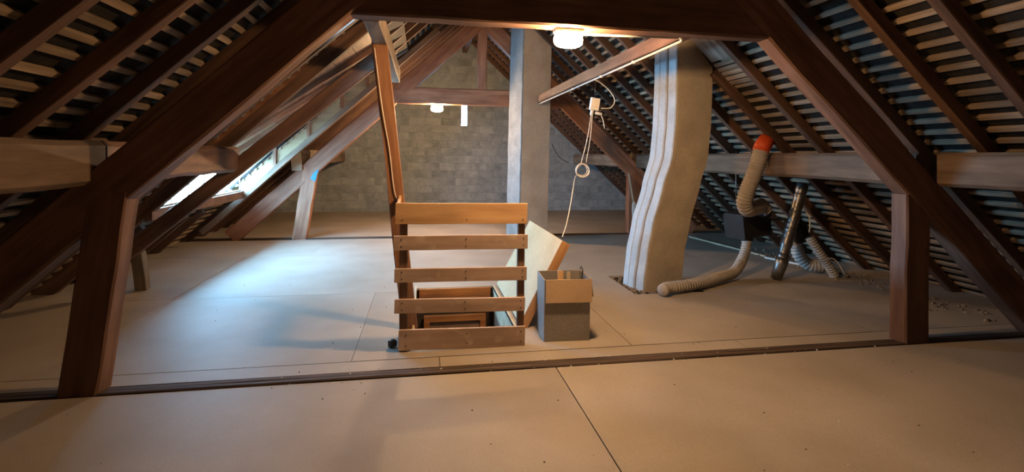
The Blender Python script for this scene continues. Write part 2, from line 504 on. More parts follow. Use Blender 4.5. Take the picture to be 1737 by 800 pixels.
for a, b in (((SX0, SZ0), (SX0 + .012, SZ1)), ((SX1 - .012, SZ0), (SX1, SZ1)), ((SX0 + .012, SZ0), (SX1 - .012, SZ0 + .012)), ((SX0 + .012, SZ1 - .012), (SX1 - .012, SZ1))):
    box('window_frame', (a[0], Y1 + .09, a[1]), (b[0], Y1 + .12, b[1]), M['skyframe'], w2, .001)
box('pane', (SX0 + .012, Y1 + .102, SZ0 + .012), (SX1 - .012, Y1 + .106, SZ1 - .012), M['glass'], w2, .0005)
wf = prism('wall_front', under_roof(full, ZTOP + .03), 'y', Y0 - .2, Y0, M['lime'])  # unseen wall, kept pale and near to bounce lamp light forward
tag(wf, 'unseen pale gable wall closing the attic behind the viewer', 'wall', kind='structure')

# ------------------------------------------------------------------ dormer on the left slope
XW = -2.88
DW0, DZ0, DW1, DZ1 = -3.0, 1.42, CX - WO0 + .02, zr(WO0) + .06
dc = tag(empty('ceiling_dormer', (-1.8, 7.2, 2.0)), 'board lining under the dormer roof above the wide low window', 'ceiling', kind='structure')
nb = 9
ddx, ddz = DW1 - DW0, DZ1 - DZ0
dl = math.hypot(ddx, ddz); dn = (-ddz / dl, 0, ddx / dl)
for i in range(nb):
    t = (i + .5) / nb
    c_ = Vector((DW0 + ddx * t, 0, DZ0 + ddz * t)) + Vector(dn) * .012
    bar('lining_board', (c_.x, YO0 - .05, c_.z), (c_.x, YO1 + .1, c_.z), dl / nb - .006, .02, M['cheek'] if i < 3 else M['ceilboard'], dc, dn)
for y in (7.1, 7.65, 8.2):
    a = Vector((DW0, y, DZ0)) - Vector(dn) * .035; b = Vector((DW1, y, DZ1)) - Vector(dn) * .035
    bar('dormer_rafter', a, b, .06, .07, M['ceilboard'], dc, dn, seg=4, jit=.003, seed=1)
prism('roof_covering', [(DW0 - .1, DZ0 - .06 + .05), (DW1 + .35, DZ1 + .28), (DW1 + .35, DZ1 + .32), (DW0 - .1, DZ0 + .04)], 'y', YO0 - .12, YO1 + .16, M['tile'], dc)
wd = tag(empty('wall_dormer', (-1.8, 8.7, 1.5)), 'pale boarded dormer cheeks with short battens beside the low window', 'wall', kind='structure')
def cheek_z(x, lift=-.02): return zr(CX - x) + lift, DZ0 + ddz * (x - DW0) / ddx + .015
def cheek(y0_, y1_, sgn):
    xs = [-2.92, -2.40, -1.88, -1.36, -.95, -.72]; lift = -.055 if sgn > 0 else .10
    for a, b in zip(xs, xs[1:]):
        (l0, h0), (l1, h1) = cheek_z(a + .004, lift), cheek_z(b - .004, lift)
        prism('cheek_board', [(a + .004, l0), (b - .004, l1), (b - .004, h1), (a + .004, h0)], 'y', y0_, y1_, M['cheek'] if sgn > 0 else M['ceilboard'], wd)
        if sgn < 0 and b > -1.3: break
    for x in xs[1:-1]:
        l, h = cheek_z(x, -.05)
        if sgn > 0: bar('cheek_batten', (x, y0_ - .018, l), (x, y0_ - .018, h - .02), .035, .05, M['ceilboard'], wd, (1, 0, 0), c=.003)
cheek(YO1 + .03, YO1 + .05, 1)
cheek(YO0 - .09, YO0 - .07, -1)
# front of the dormer: sill board, header, window
box('dormer_sill_board', (XW - .06, YO0 - .06, .76), (XW + .02, YO1 + .06, .875), M['beam'], wd, .004)
box('dormer_outer_sill', (XW - .46, YO0 - .06, .79), (XW - .062, YO1 + .06, .855), M['skyframe'], wd, .004)
box('dormer_header', (XW - .05, YO0 - .06, 1.305), (XW - .01, YO1 + .06, 1.50), M['white_paint'], wd, .004)
w1 = tag(empty('window_1', (XW, (YO0 + YO1) / 2, .88)), 'wide low dormer window with slim bars and bright bluish glass', 'window', kind='structure')
box('window_frame', (XW - .045, YO0, .875), (XW - .02, YO1, .897), M['skyframe'], w1)
box('window_frame', (XW - .045, YO0, 1.282), (XW - .02, YO1, 1.305), M['skyframe'], w1)
npan = 6
for i in range(npan + 1):
    y = YO0 + .012 + (YO1 - YO0 - .024) * i / npan
    t = .024 if i in (0, npan) else .026
    box('glazing_bar', (XW - .045, y - t / 2, .897), (XW - .030, y + t / 2, 1.282), M['skyframe'], w1, .002)
    if i < npan:
        y2 = YO0 + .012 + (YO1 - YO0 - .024) * (i + 1) / npan
        box('pane', (XW - .040, y + .009, .897), (XW - .036, y2 - .009, 1.282), M['glass'], w1, .0005)
# sky portal just outside each window: guides sampling of the sky, gives off no light of its own
def portal(loc, rot, sx, sy):
    l = bpy.data.lights.new('sky_portal', 'AREA'); l.shape = 'RECTANGLE'; l.size, l.size_y = sx, sy
    l.cycles.is_portal = True
    o = bpy.data.objects.new('sky_portal', l); COL.objects.link(o); o.location = loc; o.rotation_euler = rot
portal((XW - .08, (YO0 + YO1) / 2, 1.08), (0, -R(90), 0), .42, YO1 - YO0)
portal(((SX0 + SX1) / 2, Y1 + .22, (SZ0 + SZ1) / 2), (-R(90), 0, 0), SX1 - SX0, SZ1 - SZ0)

w3 = tag(empty('window_3', tuple(rp(-1, 1.6, 5.1, .1))), 'small roof light high on the left slope, bright corner peeping past the near truss', 'window', kind='structure')
for (a, b, c, d) in ((SKW0, SKY0, SKW1, SKY0 + .03), (SKW0, SKY1 - .03, SKW1, SKY1)):
    y = (b + d) / 2
    bar('window_frame', rp(-1, a, y, .15), rp(-1, c, y, .15), .03, .10, M['darkmetal'], w3, up(-1))
for w in (SKW0 + .015, SKW1 - .015):
    bar('window_frame', rp(-1, w, SKY0 + .03, .15), rp(-1, w, SKY1 - .03, .15), .04, .10, M['darkmetal'], w3, up(-1))
bar('pane', rp(-1, (SKW0 + SKW1) / 2, SKY0 + .03, .17), rp(-1, (SKW0 + SKW1) / 2, SKY1 - .03, .17), (SKW1 - SKW0) * K - .06, .004, M['glass'], w3, up(-1), c=.0005)
portal(rp(-1, (SKW0 + SKW1) / 2, (SKY0 + SKY1) / 2, .24), (0, -math.atan(SL), 0), (SKW1 - SKW0) * K, SKY1 - SKY0)

# ------------------------------------------------------------------ trusses
def zt(w): return 3.867 - SL * w                 # underside of a principal rafter
PD = .27
def truss(y0, y1, label, mat, left_post, right_post, near):
    ym = (y0 + y1) / 2; th = y1 - y0
    t = tag(empty('roof_truss', (CX, ym, 0)), label, 'truss', 'roof trusses')
    for side in (-1, 1):
        def pt(w): return Vector((CX + side * (w + NX * PD / 2), ym, zt(w) + NZ * PD / 2))
        bar('principal_rafter', pt(4.22), pt(.02), th, PD, M[mat], t, up(side), seg=14, jit=.006, seed=4 + side + (0 if near else 3), c=.014)
    bar('collar_beam', (CX - 1.62, ym, 2.58), (CX + 1.62, ym, 2.58), th - .012, .30, M[mat], t, seg=10, jit=.005, seed=9, c=.014)
    for side, (f0, f1, t0, t1, ztop) in ((-1, left_post), (1, right_post)):
        wdt = (f1 - f0)
        a = Vector(((f0 + f1) / 2, ym, -.02)); b = Vector(((t0 + t1) / 2, ym, ztop))
        d = (b - a).normalized()
        bar('post', a, b + d * .06, th - .006, wdt, M[mat], t, (1, 0, 0), seg=6, jit=.004, seed=11 + side, c=.012)
    bar('king_post', (CX, ym, 2.72), (CX, ym, 4.3), th - .03, .17, M[mat], t, (1, 0, 0), seg=5, jit=.004, seed=3)
    bar('tie_beam', (-4.3, ym - .05, -.055), (6.4, ym - .05, -.055), .05, .13, M['tie'], t, seg=20, jit=.003, seed=6, c=.008)
    bar('tie_beam', (-4.3, ym + .01, -.062), (6.4, ym + .01, -.062), .055, .13, M['tie'], t, seg=20, jit=.003, seed=7, c=.008)
    for side in (-1, 1):                               # cleats that keep the purlins from sliding
        w = 3.06 - .04
        c0 = Vector((CX + side * (w - .03), ym, zt(w) + PD * K + .015))
        bar('purlin_cleat', c0 + Vector((side * -.12, 0, .0)), c0 + Vector((side * .10, 0, -.2)), th - .03, .09, M['tie'] if near else M['oldbeam'], t, up(side), c=.008)
    return t
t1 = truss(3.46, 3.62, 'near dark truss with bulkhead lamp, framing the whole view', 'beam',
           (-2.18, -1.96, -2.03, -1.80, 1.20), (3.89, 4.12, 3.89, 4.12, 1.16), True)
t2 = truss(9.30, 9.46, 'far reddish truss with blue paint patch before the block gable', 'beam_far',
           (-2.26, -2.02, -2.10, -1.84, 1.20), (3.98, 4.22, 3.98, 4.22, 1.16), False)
bar('purlin_cleat', (-2.17, 9.27, 1.20), (-2.20, 9.27, 1.50), .05, .17, M['pine'], t2, (1, 0, 0))
# blue paint on the far left post, under the rafter
prism('paint_patch', [(-1.96, 1.06), (-1.875, 1.0), (-1.845, 1.13), (-1.815, 1.225), (-1.90, 1.17)], 'y', 9.294, 9.302, M['blue'], t2)

# ------------------------------------------------------------------ purlins and other lone timbers
def purlin(side, y0, y1, label, sd, mat='purlin', taper=False):
    x = CX + side * (3.06 + .10)
    o = bar('purlin', (x, y0, 1.427), (x, y1, 1.427), .20, .275, M[mat], None, seg=16, jit=.006, seed=sd, c=.03)
    return tag(o, label, 'beam', 'purlins along the slopes')
purlin(-1, Y0, 3.60, 'pale purlin at left edge, ending at the near truss', 1)
purlin(1, Y0, 3.42, 'pale purlin at right edge, ending at the near truss', 2)
purlin(-1, 3.62, YO0 - .07, 'short purlin behind the near truss, stopping at the dormer', 3, 'beam')
purlin(1, 3.60, 9.28, 'long greyish purlin behind the slanting chimney and ducts', 4)
purlin(1, 9.48, Y1, 'far right purlin running into the block gable', 5, 'oldbeam')
purlin(-1, 9.48, Y1, 'far left purlin running into the block gable', 6, 'oldbeam')
tag(bar('longitudinal_beam', (-.37, 3.625, 2.51), (-.37, 6.65, 2.51), .12, .16, M['oldbeam'], seg=8, jit=.005, seed=2, c=.01),
    'pale worn beam running back from the near truss above the leaning post', 'beam')
tag(bar('longitudinal_beam', (2.03, 3.625, 2.51), (2.03, 8.66, 2.51), .10, .13, M['beam'], seg=10, jit=.005, seed=5, c=.01),
    'brown beam with conduit running back between the two chimneys', 'beam')
tag(bar('leaning_post', (-.10, 4.42, 0), (-.40, 4.42, 2.62), .06, .13, M['brace'], None, (1, 0, 0), seg=8, jit=.003, seed=3, c=.006),
    'tall orange brown post leaning left, rising from the railing corner', 'post')
db = bar('dormer_beam', (-3.12, 5.96, .40), (-.38, 5.96, 2.74), .08, .165, M['beam'], None, (-.65, 0, .76), seg=8, jit=.006, seed=7, c=.01)
tag(db, 'thick dark rafter crossing in front of the bright dormer window', 'beam')
tag(bar('prop_post', (-2.99, 6.06, 0), (-3.0, 5.98, .42), .10, .11, M['oldbeam'], None, (1, 0, 0), seg=3, jit=.003, seed=8, c=.008),
    'short prop post under the thick rafter by the dormer', 'post')

# ------------------------------------------------------------------ chimneys
def loft(name, profile, offs, zs, mat, parent, amp=.006, smooth=True, ztrim=None):
    n = len(profile)
    vs, fs = [], []
    for z in zs:
        ox, oy = offs(z)
        for (x, y) in profile:
            v = Vector((x + ox, y + oy, z))
            nz = noise.noise_vector(v * 3.1) * amp + noise.noise_vector(v * 9.0) * amp * .5
            vs.append((v.x + nz.x, v.y + nz.y, v.z))
    for i in range(len(zs) - 1):
        for k in range(n):
            k2 = (k + 1) % n
            fs.append((i * n + k, i * n + k2, i * n + n + k2, i * n + n + k))
    fs.append(tuple(range(n))); fs.append(tuple((len(zs) - 1) * n + k for k in range(n)))
    cen = Vector((profile[0][0], profile[0][1], 0))
    me = mesh_from([Vector(v) - cen for v in vs], fs)
    return link(name, me, mat, parent, Matrix.Translation(cen))
def rect_profile(c, ang, w, d, n=7):
    ex = Vector((math.cos(ang), math.sin(ang))); ey = Vector((-math.sin(ang), math.cos(ang)))
    c = Vector(c); pts = []
    r = .012
    cs = [c, c + ex * w, c + ex * w + ey * d, c + ey * d]
    for i in range(4):
        a, b = cs[i], cs[(i + 1) % 4]
        e = (b - a).normalized() * r
        a2, b2 = a + e, b - e
        for k in range(n): pts.append(tuple(a2.lerp(b2, k / (n - 1))))
    return pts
def interp(tab, z):
    for (z0, v0), (z1, v1) in zip(tab, tab[1:]):
        if z <= z1:
            t = (z - z0) / (z1 - z0); t = max(0, min(1, t)); t = t * t * (3 - 2 * t) * .5 + t * .5
            return v0 + (v1 - v0) * t
    return tab[-1][1]
lean = [(-.15, 0.0), (0, 0.0), (.40, .04), (.73, .10), (1.15, .22), (1.54, .33), (1.9, .36), (2.28, .37), (3.5, .38)]
zs = [-.15 + 3.45 * i / 46 for i in range(47)]
ch = tag(empty('chimney', (2.7, 5.6, 0)), 'slanting plastered chimney with daylit grooved side, right of centre', 'chimney', 'chimneys')
A2 = R(15)
loft('flue_body', rect_profile((2.485, 5.33), A2, .555, .40), lambda z: (interp(lean, z), 0), zs, M['plaster_brown'], ch)
ex, ey = Vector((math.cos(A2), math.sin(A2))), Vector((-math.sin(A2), math.cos(A2)))
for (d0, d1, th) in ((.0, .135, .020), (.15, .265, .030), (.28, .385, .014)):
    c0 = Vector((2.485, 5.33)) - ex * th + ey * d0
    loft('plaster_strip', rect_profile(tuple(c0), A2, th + .01, d1 - d0, 4), lambda z: (interp(lean, z), 0), zs, M['plaster_strip'], ch, .006)
ch1 = tag(empty('chimney', (1.95, 8.95, 0)), 'straight tall grey chimney behind the trap door, brightly lit on one side', 'chimney', 'chimneys')
A1 = R(20)
tilt = lambda z: (.012 * z, 0)
z1s = [-.1 + 4.5 * i / 40 for i in range(41)]
loft('flue_body', rect_profile((1.69, 8.72), A1, .60, .46), tilt, z1s, M['plaster'], ch1, .007)
ex1, ey1 = Vector((math.cos(A1), math.sin(A1))), Vector((-math.sin(A1), math.cos(A1)))
c0 = Vector((1.69, 8.72)) - ex1 * .02
loft('plaster_strip', rect_profile(tuple(c0), A1, .03, .46, 4), tilt, z1s, M['plaster_grey'], ch1, .007)
# rubble in the gap round the slanting chimney
def scatter(name, n, fn, rmin, rmax, mat, label, cat, seed=1, kind='stuff'):
    rd = random.Random(seed); vs, fs = [], []
    for _ in range(n):
        x, y, z = fn(rd); r = rd.uniform(rmin, rmax)
        a = rd.uniform(0, 6.28); b = len(vs)
        k = rd.choice((4, 5, 6))
        for j in range(k):
            t = a + 6.28 * j / k; q = r * rd.uniform(.6, 1.1)
            vs.append((x + math.cos(t) * q, y + math.sin(t) * q, z))
        for j in range(k):
            t = a + 6.28 * j / k; q = r * rd.uniform(.3, .6)
            vs.append((x + math.cos(t) * q, y + math.sin(t) * q, z + r * rd.uniform(.4, .9)))
        fs += [tuple(b + j for j in range(k)), tuple(b + k + j for j in range(k))]
        fs += [(b + j, b + (j + 1) % k, b + k + (j + 1) % k, b + k + j) for j in range(k)]
    o = link(name, mesh_from(vs, fs), mat)
    return tag(o, label, cat, kind=kind)
scatter('chimney_rubble', 260, lambda r: (r.uniform(CH[0] + .01, CH[2] - .01), r.uniform(CH[1] + .01, CH[3] - .01), -.03), .008, .03, M['soil'],
        'loose rubble in the floor gap round the slanting chimney', 'rubble', 4)

# ------------------------------------------------------------------ stair hatch
sw = tag(empty('stairwell', (.37, 5, -1)), 'stair opening in the floor with pale sides and orange wood frame', 'stairwell', kind='structure')
box('side_wall', (HX0 - .10, HY0 - .1, -2.5), (HX0 - .02, HY1 + .1, -.125), M['lime'], sw)
box('side_wall', (HX1 + .02, HY0 - .1, -2.5), (HX1 + .10, HY1 + .1, -.125), M['lime'], sw)
box('near_wall', (HX0 - .02, HY0 - .1, -2.5), (HX1 + .02, HY0 - .02, -.125), M['lime'], sw)
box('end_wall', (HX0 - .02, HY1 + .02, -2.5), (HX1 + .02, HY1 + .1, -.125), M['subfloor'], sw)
box('lower_floor', (HX0 - .1, HY0 - .1, -2.6), (HX1 + .1, HY1 + .1, -2.5), M['lime'], sw)
box('lining', (HX0 - .018, HY0, -.26), (HX0, HY1, .035), M['pine'], sw)
box('lining', (HX1, HY0, -.26), (HX1 + .018, HY1, .01), M['pine'], sw)
box('head_board', (HX0 + .03, HY1 - .03, -.10), (HX1 - .03, HY1, -.005), M['orange_wood'], sw)
box('head_board', (HX0 + .03, HY1 - .045, -.20), (HX1 - .03, HY1 - .015, -.102), M['orange_wood'], sw)
box('catch_block', (HX1 - .24, HY1 - .075, -.185), (HX1 - .04, HY1 - .047, -.118), M['orange_wood'], sw)
box('door_frame', (HX0 + .085, HY1 - .09, -.36), (HX1 - .085, HY1 - .03, -.295), M['orange_wood'], sw)
box('door_frame', (HX0 + .085, HY1 - .09, -2.45), (HX0 + .15, HY1 - .03, -.362), M['orange_wood'], sw)
box('door_frame', (HX1 - .15, HY1 - .09, -2.45), (HX1 - .085, HY1 - .03, -.362), M['orange_wood'], sw)
box('dark_door', (HX0 + .152, HY1 - .05, -2.45), (HX1 - .152, HY1 - .03, -.365), M['slat_post'], sw)
# trap door folded back to the right
td = tag(empty('trap_door', (.86, 5.0, 0)), 'pale trap door propped open, leaning right over the cardboard box', 'trap door')
b0 = Vector((.855, 0, .02)); b1 = Vector((1.235, 0, .745))
dd = (b1 - b0); nrm = (-dd.normalized().z, 0, dd.normalized().x)      # towards the hatch
def tdp(t, y, off=0.0): p = b0 + dd * t; return Vector((p.x + nrm[0] * off, y, p.z + nrm[2] * off))
TY0, TY1 = 4.30, 5.72
bar('panel', tdp(.5, TY0), tdp(.5, TY1), dd.length, .018, M['trap_face'], td, nrm)
hl = dd.length
for t in (.028, .972): bar('frame_rail', tdp(t, TY0 + .0, -.034), tdp(t, TY1, -.034), .045, .05, M['trap_edge'], td, nrm)
for y in (TY0 + .023, TY1 - .023): bar('frame_rail', tdp(.056, y, -.034), tdp(.944, y, -.034), .045, .05, M['trap_edge'], td, nrm)
bar('edge_strip', tdp(0, TY0 - .009, -.02), tdp(1, TY0 - .009, -.02), .018, .08, M['trap_edge'], td, nrm)

# railing made of pallet slats
pr = tag(empty('slat_railing', (.3, 3.93, 0)), 'rough railing of five wooden slats in front of the stair hatch', 'railing')
slats = [(-.205, .813, 1.128, .968, 'slat_pine'), (-.215, .82, .880, .770, 'slat'), (-.208, .815, .628, .523, 'slat'), (-.205, .803, .392, .285, 'slat'), (-.172, .806, .160, .004, 'slat')]
for i, (x0, x1, zt_, zb_, mt) in enumerate(slats):
    zc = (zt_ + zb_) / 2; dz = (-.004, -.003, -.006, -.010, -.008)[i]
    s_ = bar('slat', (x0, 3.895, zc - dz), (x1, 3.895, zc + dz), .022, zt_ - zb_, M[mt], pr, seg=6, jit=.0012, seed=i, c=.002)
    for x in (x0 + .055, (x0 + x1) / 2 + .03, x1 - .035):
        for q in ((-.25, .25) if i not in (0,) else (-.3,)):
            zz = zc + q * (zt_ - zb_) + (dz * 2 * ((x - x0) / (x1 - x0) - .5))
            tube('nail', [(x, 3.8835, zz), (x, 3.8815, zz)], .005, M['black'], s_, n=8)
bar('railing_post', (-.135, 3.932, .0), (-.145, 3.932, 1.12), .05, .06, M['slat_post'], pr, (1, 0, 0), seg=4, jit=.002, c=.003)
bar('railing_post', (.775, 3.932, .0), (.775, 3.932, 1.12), .05, .055, M['slat_post'], pr, (1, 0, 0), seg=4, jit=.002, c=.003)
for z_, h_, m_ in ((1.07, .11, 'slat_pine'),):
    bar('side_slat', (-.186, 3.91, z_), (-.196, 4.47, z_ + .03), .022, h_, M[m_], pr, c=.002)
tag(link('wood_scrap', bar_mesh(.05, .045, .05, .008, 3, .006, 5), M['dark_crumb'], None, Matrix.Translation((-.222, 4.0, .028)) @ Matrix.Rotation(.6, 4, 'Z')),
    'dark crumbly scrap at the foot of the slat railing', 'scrap')

# ------------------------------------------------------------------ cardboard box
cb = tag(empty('cardboard_box', (1.16, 4.12, 0)), 'open cardboard box with grey brown sides beside the trap door', 'box')
BA = R(-3)
MB_ = Matrix.Translation((1.172, 4.095, 0)) @ Matrix.Rotation(BA, 4, 'Z')
def lbox(name, lo, hi, mat, parent, c=.001, pre=Matrix.Identity(4)):
    lo, hi = Vector(lo), Vector(hi)
    return link(name, bar_mesh(hi.x - lo.x, hi.y - lo.y, hi.z - lo.z, c), mat, parent, MB_ @ pre @ Matrix.Translation((lo + hi) / 2))
HWX, HWY, HB = .190, .165, .50
lbox('box_bottom', (-HWX, -HWY, .001), (HWX, HWY, .006), M['box_wrap'], cb)
lbox('box_side', (-HWX, -HWY, .006), (HWX, -HWY + .006, HB), M['box_wrap'], cb)
lbox('box_side', (-HWX, HWY - .006, .006), (HWX, HWY, HB), M['cardboard'], cb)
lbox('box_side', (-HWX, -HWY + .006, .006), (-HWX + .006, HWY - .006, HB), M['box_wrap'], cb)
lbox('box_side', (HWX - .006, -HWY + .006, .006), (HWX, HWY - .006, HB), M['box_wrap'], cb)
pf = Matrix.Translation((0, -HWY - .001, HB)) @ Matrix.Rotation(R(-3), 4, 'X')
lbox('flap', (-HWX + .01, -.008, -.185), (HWX + .012, -.003, .002), M['cardboard'], cb, pre=pf)
pfr = Matrix.Translation((HWX, 0, HB)) @ Matrix.Rotation(R(-158), 4, 'Y')
lbox('flap', (-.010, -HWY + .01, -.0), (-.005, HWY - .01, .15), M['cardboard'], cb, pre=Matrix.Translation((HWX + .002, 0, HB)) @ Matrix.Rotation(R(172), 4, 'Y'))
BZ = lambda x, y, z: MB_ @ Vector((x, y, z))
tag(tube('bent_wire', [BZ(.12, -.10, .30), BZ(.13, -.12, .46), BZ(.135, -.13, .57), BZ(.12, -.132, .60), BZ(.112, -.13, .575)], .005, M['darkmetal'], n=8), 'dark bent wire sticking up out of the cardboard box', 'wire')
tag(bar('wood_offcut', BZ(-.02, .04, .02), BZ(.0, .10, .51), .05, .015, M['slat_pine'], None, (0, 1, 0), c=.001), 'flat wood offcut standing upright inside the cardboard box', 'offcut')
tag(bar('wood_offcut', BZ(.05, .0, .02), BZ(.06, .06, .51), .03, .02, M['pine'], None, (0, 1, 0), c=.001), 'thin pale stick standing upright inside the cardboard box', 'offcut')

# ------------------------------------------------------------------ lamps, conduit, switch box
def globe_vf(c, rx, ry, rz_, nu=28, nv=16):
    vs, fs = [], []
    for j in range(1, nv):
        ph = math.pi * j / nv
        for i in range(nu):
            a = 2 * math.pi * i / nu
            sx, sy, sz = math.sin(ph) * math.cos(a), math.sin(ph) * math.sin(a), math.cos(ph)
            p = lambda v: math.copysign(abs(v) ** .75, v)
            rib = 1 + .02 * math.cos(a * 14)
            vs.append((c[0] + rx * p(sx) * rib, c[1] + ry * p(sy) * rib, c[2] + rz_ * p(sz)))
    for j in range(nv - 2):
        for i in range(nu):
            i2 = (i + 1) % nu
            fs.append((j * nu + i, j * nu + i2, (j + 1) * nu + i2, (j + 1) * nu + i))
    fs.append(tuple(range(nu))); fs.append(tuple((nv - 2) * nu + i for i in range(nu)))
    return vs, fs
def bulkhead(c, mat, label):
    t = tag(empty('bulkhead_lamp', (c[0], c[1], c[2] + .07)), label, 'lamp', 'oval bulkhead lamps under the collar beams')
    vs, fs = globe_vf((0, 0, 0), .108, .05, .058)
    link('glass', mesh_from(vs, fs, True), mat, t, Matrix.Translation(c))
    box('base', (c[0] - .105, c[1] - .045, c[2] + .05), (c[0] + .105, c[1] + .045, c[2] + .076), M['white_plastic'], t, .006)
    return t
bulkhead((1.035, 3.55, 2.352), M['lamp_near'], 'large lit oval bulkhead lamp on the near collar beam')
bulkhead((.235, 9.39, 2.352), M['lamp_far'], 'small lit oval bulkhead lamp on the far collar beam')
cd = tag(empty('conduit', (1.9, 3.65, 2.43)), 'thin pale conduit running from the near lamp along beams', 'conduit')
tube('pipe', [(1.15, 3.645, 2.425), (1.96, 3.645, 2.44)], .010, M['grey_tube'], cd)
tube('elbow', catmull([(1.96, 3.645, 2.44), (1.99, 3.65, 2.435), (2.0, 3.69, 2.423)], 5), .0115, M['grey_tube'], cd)
tube('pipe', [(2.0, 3.69, 2.423), (2.0, 5.9, 2.423), (2.0, 8.6, 2.423)], .010, M['grey_tube'], cd)
for y in (4.6, 5.5, 6.6): box('clip', (1.985, y - .01, 2.408), (2.015, y + .01, 2.437), M['white_plastic'], cd)
jb = tag(empty('switch_box', (2.02, 5.8, 2.06)), 'small cream switch box hanging with looped cords', 'switch box')
link('housing', bar_mesh(.105, .06, .15, .01), M['white_plastic'], jb, Matrix.Translation((2.03, 5.8, 2.135)) @ Matrix.Rotation(.15, 4, 'Y'))
link('cover', bar_mesh(.085, .008, .10, .003), M['cable'], jb, Matrix.Translation((2.03, 5.767, 2.145)) @ Matrix.Rotation(.15, 4, 'Y'))
tube('cable_gland', [(2.0, 5.8, 2.065), (1.99, 5.8, 2.0)], .02, M['white_plastic'], jb)
tube('cable_gland', [(2.04, 5.8, 2.03), (2.12, 5.79, 2.015)], .017, M['white_plastic'], jb)
tube('hanger', [(2.035, 5.8, 2.2), (2.035, 5.8, 2.434)], .004, M['darkmetal'], jb, n=8)
tag(tube('feed_cable', catmull([(2.0, 5.70, 2.415), (2.10, 5.76, 2.38), (2.22, 5.8, 2.30), (2.285, 5.8, 2.19), (2.235, 5.8, 2.10), (2.11, 5.79, 2.085)], 8), .006, M['cable'], n=8),
    'thin cable looping from the conduit to the switch box', 'cable')
tag(tube('loose_wire', catmull([(2.10, 5.79, 2.02), (2.13, 5.78, 1.95), (2.15, 5.77, 1.84)], 6), .005, M['cable'], n=8), 'short loose wire end under the switch box', 'cable')
cc = tag(empty('coiled_cord', (1.87, 5.75, 1.33)), 'cream cord coiled in a ring, falling to the trap door', 'cord')
tube('cord_run', catmull([(1.985, 5.79, 2.0), (1.93, 5.77, 1.70), (1.845, 5.755, 1.39)], 10), .0048, M['cable'], cc, n=8)
tube('cord_run', catmull([(2.0, 5.79, 2.0), (1.97, 5.77, 1.72), (1.915, 5.75, 1.43)], 10), .0048, M['cable'], cc, n=8)
for k, (r, dx_, dz_) in enumerate(((.085, 0, 0), (.078, .006, -.004), (.07, -.006, .005), (.082, .004, .006))):
    loop = [(1.871 + dx_ + r * math.cos(2 * math.pi * i / 30), 5.745 + .009 * k + .012 * math.sin(4 * math.pi * i / 30), 1.335 + dz_ + r * .95 * math.sin(2 * math.pi * i / 30)) for i in range(31)]
    tube('cord_loop', loop, .0048, M['cable'], cc, n=8)
tube('cord_run', catmull([(1.80, 5.74, 1.29), (1.70, 5.5, 1.25), (1.56, 5.1, 1.17), (1.47, 4.9, 1.0), (1.38, 4.72, .84), (1.255, 4.42, .768)], 12), .0048, M['cable'], cc, n=8)
tag(tube('lit_edge_cord', catmull([(-.215, 4.38, 1.10), (-.248, 4.38, 1.22), (-.29, 4.38, 1.55), (-.352, 4.38, 1.9), (-.42, 4.38, 2.4)], 8), .004, M['white_plastic'], n=8),  # white line added for the light edge up the leaning post
    'thin white cord up the leaning post, standing in for its lit edge', 'cord')
tag(tube('black_cable', catmull([(2.33, 8.98, 1.72), (2.42, 9.05, 1.58), (2.55, 9.1, 1.45), (2.72, 9.2, 1.38)], 8), .006, M['black'], n=8),
    'thin dark cable drooping from the tall grey chimney', 'cable')

# ------------------------------------------------------------------ ventilation fan and ducts
fan = tag(empty('ventilation_fan', (4.24, 5.95, .45)), 'black ventilation fan box hung among the flexible ducts', 'fan')
link('housing', bar_mesh(.44, .36, .33, .03), M['black'], fan, Matrix.Translation((4.235, 6.0, .635)) @ Matrix.Rotation(-.12, 4, 'Y') @ Matrix.Rotation(R(8), 4, 'Z'))
tube('inlet_spigot', [(4.32, 5.80, .76), (4.335, 5.78, .86)], .088, M['black'], fan, n=20)
tube('outlet_spigot', [(4.16, 5.90, .50), (4.155, 5.885, .43)], .078, M['black'], fan, n=20)
box('side_bracket', (4.49, 5.86, .45), (4.72, 5.90, .48), M['darkmetal'], fan)
box('side_bracket', (4.49, 5.86, .69), (4.72, 5.90, .72), M['darkmetal'], fan)
box('side_bracket', (4.70, 5.86, .48), (4.73, 5.90, .69), M['darkmetal'], fan)
tube('hanging_strap', [(4.30, 6.1, .78), (4.34, 6.15, 1.45)], .008, M['darkmetal'], fan, n=8)
tube('hanging_strap', [(4.14, 6.1, .78), (4.16, 6.15, 1.6)], .008, M['darkmetal'], fan, n=8)
d1 = tag(empty('flexible_duct', (4.1, 5.7, 1.2)), 'thick grey corrugated duct with orange end, rising from the fan', 'duct', 'flexible ducts around the fan')
flex('hose', [(4.01, 5.43, 1.60), (3.98, 5.45, 1.45), (3.925, 5.47, 1.27), (3.87, 5.51, 1.07), (3.87, 5.54, .955), (3.94, 5.58, .875), (4.10, 5.67, .885), (4.25, 5.76, .90), (4.33, 5.78, .83)], .098, M['hose_dusty'], d1, .036, .14)
tube('orange_collar', [(4.0, 5.435, 1.585), (4.03, 5.43, 1.66), (4.09, 5.43, 1.74)], .094, M['orange'], d1, n=22)
flx2 = tag(flex('flexible_duct', [(4.155, 5.885, .45), (4.12, 5.86, .33), (4.02, 5.80, .19), (3.82, 5.66, .085), (3.55, 5.50, .072), (3.15, 5.28, .072), (2.82, 5.155, .072), (2.64, 5.10, .075), (2.545, 5.02, .069)], .067, M['hose_dusty'], None, .040, .2),
            'grey corrugated duct trailing over the floor towards the slanting chimney', 'duct', 'flexible ducts around the fan')
al = tag(empty('aluminium_duct', (4.33, 5.56, 0)), 'slanting crinkled aluminium duct standing on the floor', 'duct', 'flexible ducts around the fan')
